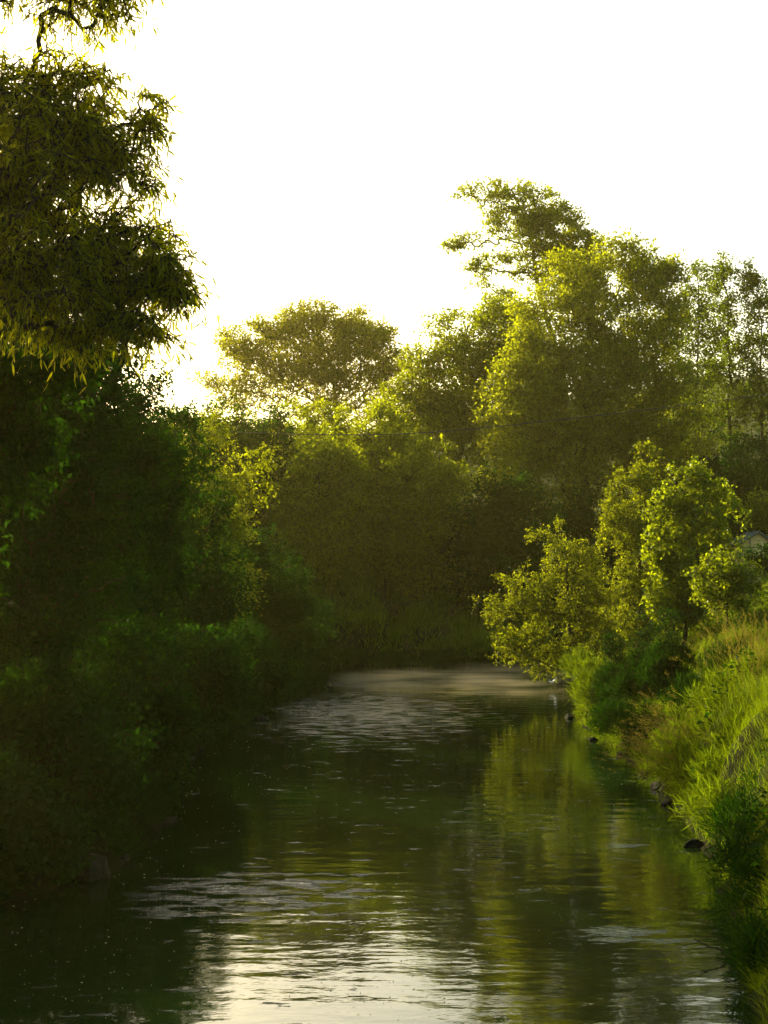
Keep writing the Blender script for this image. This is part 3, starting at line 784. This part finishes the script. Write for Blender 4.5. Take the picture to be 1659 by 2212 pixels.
rocks = [
 (205, 1890, .42, .3, .30, 'wide flat topped boulder at the lower left waterline', RL),
 (120, 1875, .22, .2, .20, 'smaller dark stone left of the wide boulder', RL),
 (262, 1855, .14, .12, .12, 'small stone right of the wide boulder at the lower left', RL),
 (365, 1772, .16, .12, .13, 'pale rounded stone standing out in the water on the left', RL),
 (300, 1790, .20, .16, .14, 'angular stone just left of the pale rounded one', RL),
 (400, 1640, .22, .2, .20, 'grey stone at the foot of the left bank bushes halfway along', RL),
 (430, 1615, .16, .16, .13, 'small stone beyond the grey one on the left waterline', RL),
 (560, 1552, .22, .2, .14, 'low stone on the left waterline beside the bright ripples', RL),
 (1235, 1548, .42, .25, .18, 'flat dark rock at the tip of the right bank grass', RG),
 (1282, 1597, .13, .12, .08, 'small dark stone just below the flat tip rock', RG),
 (1338, 1632, .12, .1, .08, 'stone in the shaded hollow of the right waterline', RG),
 (1392, 1672, .16, .13, .09, 'dark stone above the reddish seed heads on the right waterline', RG),
 (1420, 1700, .2, .2, .16, 'rounded stone farthest up the right rock cluster', RG),
 (1455, 1700, .34, .3, .42, 'largest grey boulder under the drooping seed heads', RG),
 (1440, 1735, .13, .13, .14, 'small upright stone left of the largest grey boulder', RG),
 (1490, 1745, .2, .18, .22, 'stone tucked between the boulder and the pointed rock', RG),
 (1500, 1775, .24, .15, .15, 'pointed rock jutting left over the water on the right', RG),
 (1530, 1790, .26, .22, .24, 'block of stone right of the pointed rock', RG),
 (1500, 1822, .26, .16, .10, 'wet flat stone shining at the edge of the right bank', RG),
 (1545, 1835, .26, .16, .10, 'lowest flat stone of the right rock cluster', RG),
 (1555, 1800, .3, .25, .3, 'dark stone under the grass behind the wet flat stones', RG),
]
for k, (u, v, a, b, c, lab, grp) in enumerate(rocks):
    w = W(u, v)
    rock('rock', lab, (w[0], w[1], c * .08), (a, b, c), 40 + k, grp, 'shadestone' if grp == RL else 'wetstone' if 'wet' in lab or 'lowest' in lab or 'dark' in lab else 'stone')

# ------------------------------------------------------------------ floating flecks on the water
rs = np.random.RandomState(77)
n = 1800
v_ = 1475 + 720 * rs.rand(n) ** .9
D_ = CAM_H * F / (v_ - 1250)
x_ = -5.5 + 12 * rs.rand(n)
sd = river_sd(x_, D_)
ok = (sd < -.15) & (vnoise(x_ * 1.1, D_ * .3 + 9) + rs.rand(n) * .45 > .72)
x_, D_ = x_[ok], D_[ok]; n = len(x_)
rad = (.0014 + .004 * rs.rand(n) ** 4) * (D_ / 22) * 1.3
ang = np.arange(6) * PI / 3
top = np.stack([x_[:, None] + rad[:, None] * np.cos(ang) * (1.5 + rs.rand(n, 1)), D_[:, None] + rad[:, None] * np.sin(ang) * 1.3, np.full((n, 6), .006)], 2)
bot = top.copy(); bot[..., 2] = -.004
v = np.concatenate([top, bot], 1).reshape(-1, 3)
b = np.arange(n)[:, None] * 12
f6 = b + np.arange(6)[None]
k = np.arange(6); k2 = (k + 1) % 6
sides_ = (b[:, :, None] + np.stack([k, k2, k2 + 6, k + 6], 1)[None].transpose(0, 1, 2)).reshape(-1, 4)
M['fleck'] = solid_mat('pale_seed_fluff', (.22, .22, .16), (.34, .33, .26), .8, 30, 0)
tag(mesh('floating_seeds', v, [f6, sides_], M['fleck']), 'pale specks of seed fluff drifting on the dark water', 'floating seeds', 'stuff')

# ------------------------------------------------------------------ fallen branch at lower right
def polytube(name, lines, mat, parent, off):
    vs, fs, n0 = [], [], 0
    quads, caps = [], []
    for pts, r0, r1, sides in lines:
        pts = np.asarray(pts, float)
        # resample with a little wobble
        seg = np.linalg.norm(np.diff(pts, axis=0), axis=1); cum = np.concatenate([[0], np.cumsum(seg)])
        t = np.linspace(0, cum[-1], max(4, len(pts) * 3))
        q = np.stack([np.interp(t, cum, pts[:, i]) for i in range(3)], 1)
        q[1:-1] += np.random.RandomState(len(vs)).normal(size=q[1:-1].shape) * cum[-1] * .006
        v, f = loft(q - off, np.linspace(r0, r1, len(q)), sides)
        vs.append(v); quads.append(f[0] + n0); caps += [c + n0 for c in f[1:]]; n0 += len(v)
    return mesh(name, np.concatenate(vs), quads + caps, mat, parent, smooth=True)
Db = 17.3
o0 = P(1625, 2045, Db)
br = thing('fallen_branch', 'bare dark branch reaching out over the water at the lower right', 'branch', tuple(o0))
L_ = []
L_.append(([P(1660, 2040, Db), P(1610, 2075, Db), P(1586, 2063, Db), P(1533, 2045, Db), P(1498, 2028, Db)], .016, .004, 6))
L_.append(([P(1533, 2045, Db), P(1500, 2049, Db - .1), P(1468, 2052, Db - .2)], .006, .002, 5))
L_.append(([P(1512, 2033, Db), P(1490, 2040, Db - .1), P(1462, 2049, Db - .1)], .005, .002, 5))
L_.append(([P(1560, 2025, Db), P(1530, 2022, Db), P(1500, 2024, Db)], .004, .002, 5))
L_.append(([P(1610, 2075, Db), P(1586, 2080, Db), P(1578, 2097, Db - .1), P(1588, 2115, Db - .1), P(1594, 2128, Db - .1)], .014, .006, 6))
for (a, b_) in [((1580, 2072), (1550, 2084)), ((1584, 2082), (1556, 2090)), ((1586, 2086), (1550, 2098)), ((1580, 2098), (1560, 2108)), ((1582, 2104), (1604, 2120)),
                ((1588, 2112), (1562, 2116)), ((1590, 2094), (1612, 2086)), ((1560, 2135), (1542, 2118)), ((1572, 2148), (1552, 2126)), ((1600, 2135), (1560, 2150))]:
    L_.append(([P(*a, Db - .05), P((a[0] + b_[0]) / 2, (a[1] + b_[1]) / 2 + 2, Db - .08), P(*b_, Db - .1)], .006, .002, 5))
polytube('limb', L_, M['bark'], br, o0)
rs = np.random.RandomState(9)
pts = np.array([P(1575 + 50 * rs.rand(), 2050 + 95 * rs.rand(), Db - .1 + .2 * rs.rand()) for _ in range(150)])
v, f = leaf_polys(pts - o0, rs.normal(size=(150, 3)) + np.array([-.8, 0, -.2]), rs.normal(size=(150, 3)), np.full(150, .07), np.full(150, .016), 6)
mesh('leaves', v, [f], M['dark'], br)

# ------------------------------------------------------------------ power line
pu = [(-1500, 560), (-700, 790), (0, 898), (500, 935), (750, 941), (900, 939), (1150, 914), (1400, 885), (1659, 852), (2300, 752), (3200, 560)]
us = np.linspace(-1500, 3200, 90)
vs_ = np.interp(us, [p[0] for p in pu], [p[1] for p in pu])
for _ in range(6): vs_[1:-1] = (vs_[:-2] + vs_[1:-1] * 2 + vs_[2:]) / 4
cp = np.array([P(a, b, 70) for a, b in zip(us, vs_)])
M['cable'] = solid_mat('black_cable', (.015, .015, .015), (.03, .03, .03), .5, 5, 0)
v, f = loft(cp - cp[0], np.full(len(cp), .016), 6)
o = mesh('power_line', v, f, M['cable'], smooth=True); o.location = cp[0]
tag(o, 'thin dark cable sagging across the front of the far trees', 'cable')

# ------------------------------------------------------------------ garden shed at the right edge
M['shed_wall'] = solid_mat('ochre_panel', (.42, .33, .12), (.50, .40, .16), .8, 3, .1)
M['shed_roof'] = solid_mat('slate_blue_roof', (.05, .07, .065), (.08, .10, .09), .8, 4, .2, spec=.05)
M['shed_trim'] = solid_mat('grey_green_trim', (.09, .12, .08), (.13, .16, .10), .7, 6, .1)
Ds = 80.0
ax = P(1637, 1152, Ds); ex = P(1600, 1176, Ds)
hw = ax[0] - ex[0]; rise = ax[2] - ex[2]
zb = gbase(ax[0], Ds)[2] - .1
shed = thing('garden_shed', 'small ochre garden shed with a blue grey gable roof at the right edge', 'shed', (ax[0], Ds, zb))
ze, za = ex[2] - zb, ax[2] - zb
dp = 3.0
v = [(-hw, 0, 0), (hw, 0, 0), (hw, 0, ze), (0, 0, za), (-hw, 0, ze), (-hw, dp, 0), (hw, dp, 0), (hw, dp, ze), (0, dp, za), (-hw, dp, ze)]
mesh('wall', np.array(v), [np.array([[0, 1, 2, 3, 4], [9, 8, 7, 6, 5]]), np.array([[0, 4, 9, 5], [1, 6, 7, 2]])], M['shed_wall'], shed)
def prism(name, prof, y0, y1, mat, parent):
    n = len(prof)
    v = [(p[0], y0, p[1]) for p in prof] + [(p[0], y1, p[1]) for p in prof]
    f = np.array([[k, (k + 1) % n, (k + 1) % n + n, k + n] for k in range(n)])
    return mesh(name, np.array(v, float), [f, np.arange(n)[None, ::-1], (np.arange(n) + n)[None]], mat, parent)
ov = .14; sl = rise / hw
for sgn in (-1, 1):
    prism('roof_panel', [(0, za + .015), (0, za + .12), (sgn * (hw + ov), ze - ov * sl + .12), (sgn * (hw + ov), ze - ov * sl + .015)], -.18, dp + .15, M['shed_roof'], shed)
prism('door_frame', [(-.42, 0), (-.36, 0), (-.36, ze + (hw - .42) * sl * .9), (-.42, ze + (hw - .42) * sl * .9)], -.03, -.003, M['shed_trim'], shed)
prism('cross_rail', [(-hw, ze - .18), (hw, ze - .18), (hw, ze - .12), (-hw, ze - .12)], -.025, -.003, M['shed_trim'], shed)
prism('corner_post', [(-hw, 0), (-hw + .07, 0), (-hw + .07, ze - .19), (-hw, ze - .19)], -.02, -.003, M['shed_trim'], shed)
prism('door', [(-.35, .05), (.35, .05), (.35, ze - .2), (-.35, ze - .2)], -.018, -.003, M['shed_wall'], shed)

# ------------------------------------------------------------------ white scrap caught on a twig
M['white'] = solid_mat('white_plastic', (.8, .8, .76), (.85, .85, .82), .35, 9, .2, spec=.6)
c0 = P(1192, 1468, 59)
arc = [P(1199, 1460, 59), P(1201, 1466, 59), P(1199, 1471, 59), P(1195, 1474, 59), P(1190, 1474.5, 59), P(1186, 1471, 59)]
v, f = loft(np.array(arc) - c0, [.02, .05, .06, .055, .04, .015], 8)
o = mesh('plastic_scrap', v, f, M['white'], smooth=True); o.location = c0
tag(o, 'small bright white curled scrap hanging just above the water under the willow shrub', 'litter')

# ------------------------------------------------------------------ sky, sun, haze, mist
SUN_AZ, SUN_EL = math.radians(-38), math.radians(19)
w = bpy.data.worlds.new('World'); SC.world = w; w.use_nodes = True
nt = w.node_tree
sky = nt.nodes.new('ShaderNodeTexSky'); sky.sky_type = 'NISHITA'; sky.sun_disc = False
sky.sun_elevation = SUN_EL; sky.sun_rotation = SUN_AZ
sky.air_density = 1.0; sky.dust_density = 4.0; sky.ozone_density = 0.6
bg = nt.nodes['Background']; bg.inputs['Strength'].default_value = .15
tint = nt.nodes.new('ShaderNodeMix'); tint.data_type = 'RGBA'; tint.blend_type = 'MULTIPLY'; tint.inputs[0].default_value = 1
tint.inputs[7].default_value = (1.0, .96, .76, 1)
nt.links.new(sky.outputs[0], tint.inputs[6]); nt.links.new(tint.outputs[2], bg.inputs[0])
sun = bpy.data.lights.new('sun', 'SUN'); sun.energy = 4.8; sun.angle = math.radians(.5); sun.color = (1, .87, .45)
so = bpy.data.objects.new('sun', sun); C.objects.link(so)
sv = Vector((math.sin(SUN_AZ) * math.cos(SUN_EL), math.cos(SUN_AZ) * math.cos(SUN_EL), math.sin(SUN_EL)))
so.rotation_euler = (-sv).to_track_quat('-Z', 'Y').to_euler()

def vol_mat(name, dens, col, aniso, tex=None):
    m, nt, out = new_mat(name)
    pv = nt.nodes.new('ShaderNodeVolumePrincipled')
    pv.inputs['Color'].default_value = (*col, 1)
    pv.inputs['Density'].default_value = dens
    pv.inputs['Anisotropy'].default_value = aniso
    nt.links.new(pv.outputs[0], out.inputs['Volume'])
    return m, nt, pv
def box(name, lo, hi, mat):
    v = np.array([(x, y, z) for z in (lo[2], hi[2]) for y in (lo[1], hi[1]) for x in (lo[0], hi[0])], float)
    f = np.array([[0, 2, 3, 1], [4, 5, 7, 6], [0, 1, 5, 4], [2, 6, 7, 3], [0, 4, 6, 2], [1, 3, 7, 5]])
    return mesh(name, v, [f], mat)
HAZE = .0002
if HAZE > 0:
    hm, _, _ = vol_mat('morning_haze', HAZE, (1, .90, .34), .68)
    tag(box('haze', (-620, -130, -2.6), (620, 920, 64), hm), 'thin warm morning haze filling the air', kind='stuff')
mm, mnt, pv = vol_mat('river_mist', 0, (1, .86, .52), .3)
tc = mnt.nodes.new('ShaderNodeNewGeometry')
mp = mnt.nodes.new('ShaderNodeMapping'); mp.inputs['Scale'].default_value = (.22, .5, 1.6)
mnt.links.new(tc.outputs['Position'], mp.inputs[0])
nz = mnt.nodes.new('ShaderNodeTexNoise'); nz.inputs['Scale'].default_value = 1; nz.inputs['Detail'].default_value = 2
mnt.links.new(mp.outputs[0], nz.inputs['Vector'])
r1 = mnt.nodes.new('ShaderNodeMapRange'); r1.inputs[1].default_value = .50; r1.inputs[2].default_value = .64
mnt.links.new(nz.outputs['Fac'], r1.inputs[0])
sp = mnt.nodes.new('ShaderNodeSeparateXYZ'); mnt.links.new(tc.outputs['Position'], sp.inputs[0])
r2 = mnt.nodes.new('ShaderNodeMapRange'); r2.inputs[1].default_value = .42; r2.inputs[2].default_value = .05
mnt.links.new(sp.outputs[2], r2.inputs[0])
mu = mnt.nodes.new('ShaderNodeMath'); mu.operation = 'MULTIPLY'
mnt.links.new(r1.outputs[0], mu.inputs[0]); mnt.links.new(r2.outputs[0], mu.inputs[1])
mu2 = mnt.nodes.new('ShaderNodeMath'); mu2.operation = 'MULTIPLY'; mu2.inputs[1].default_value = .42
def mm_(op, a, b):
    n = mnt.nodes.new('ShaderNodeMath'); n.operation = op
    for k_, s_ in enumerate((a, b)):
        if isinstance(s_, (int, float)): n.inputs[k_].default_value = s_
        else: mnt.links.new(s_, n.inputs[k_])
    return n.outputs[0]
ex_ = mm_('POWER', mm_('ABSOLUTE', mm_('DIVIDE', mm_('SUBTRACT', sp.outputs[0], 3.2), 5.4), 0), 2)
ey_ = mm_('POWER', mm_('ABSOLUTE', mm_('DIVIDE', mm_('SUBTRACT', sp.outputs[1], 63.5), 9.5), 0), 2)
fo_ = mnt.nodes.new('ShaderNodeClamp'); mnt.links.new(mm_('SUBTRACT', 1.0, mm_('ADD', ex_, ey_)), fo_.inputs[0])
mnt.links.new(mm_('MULTIPLY', mu.outputs[0], fo_.outputs[0]), mu2.inputs[0]); mnt.links.new(mu2.outputs[0], pv.inputs['Density'])
tag(box('mist', (-2.6, 53, .03), (9, 74, .5), mm), 'low wisps of mist over the water at the bend', kind='stuff')

# ------------------------------------------------------------------ camera and render settings
cam = bpy.data.cameras.new('camera')
cam.sensor_fit = 'VERTICAL'; cam.sensor_height = 24; cam.lens = 24 * F / 2212
cam.clip_end = 5000; cam.clip_start = .1
co = bpy.data.objects.new('camera', cam); C.objects.link(co)
co.location = (0, 0, CAM_H); co.rotation_euler = (PI / 2 + PITCH, 0, 0)
SC.camera = co
SC.view_settings.view_transform = 'Standard'
SC.view_settings.look = 'None'
SC.view_settings.exposure = 1.42
SC.view_settings.gamma = 1
cy = SC.cycles
cy.max_bounces = 6; cy.diffuse_bounces = 2; cy.glossy_bounces = 3; cy.transmission_bounces = 4; cy.volume_bounces = 0
cy.transparent_max_bounces = 4
cy.use_denoising = True
cy.caustics_reflective = False; cy.caustics_refractive = False
cy.volume_step_rate = 1.0; cy.volume_max_steps = 64
cy.sample_clamp_indirect = 4
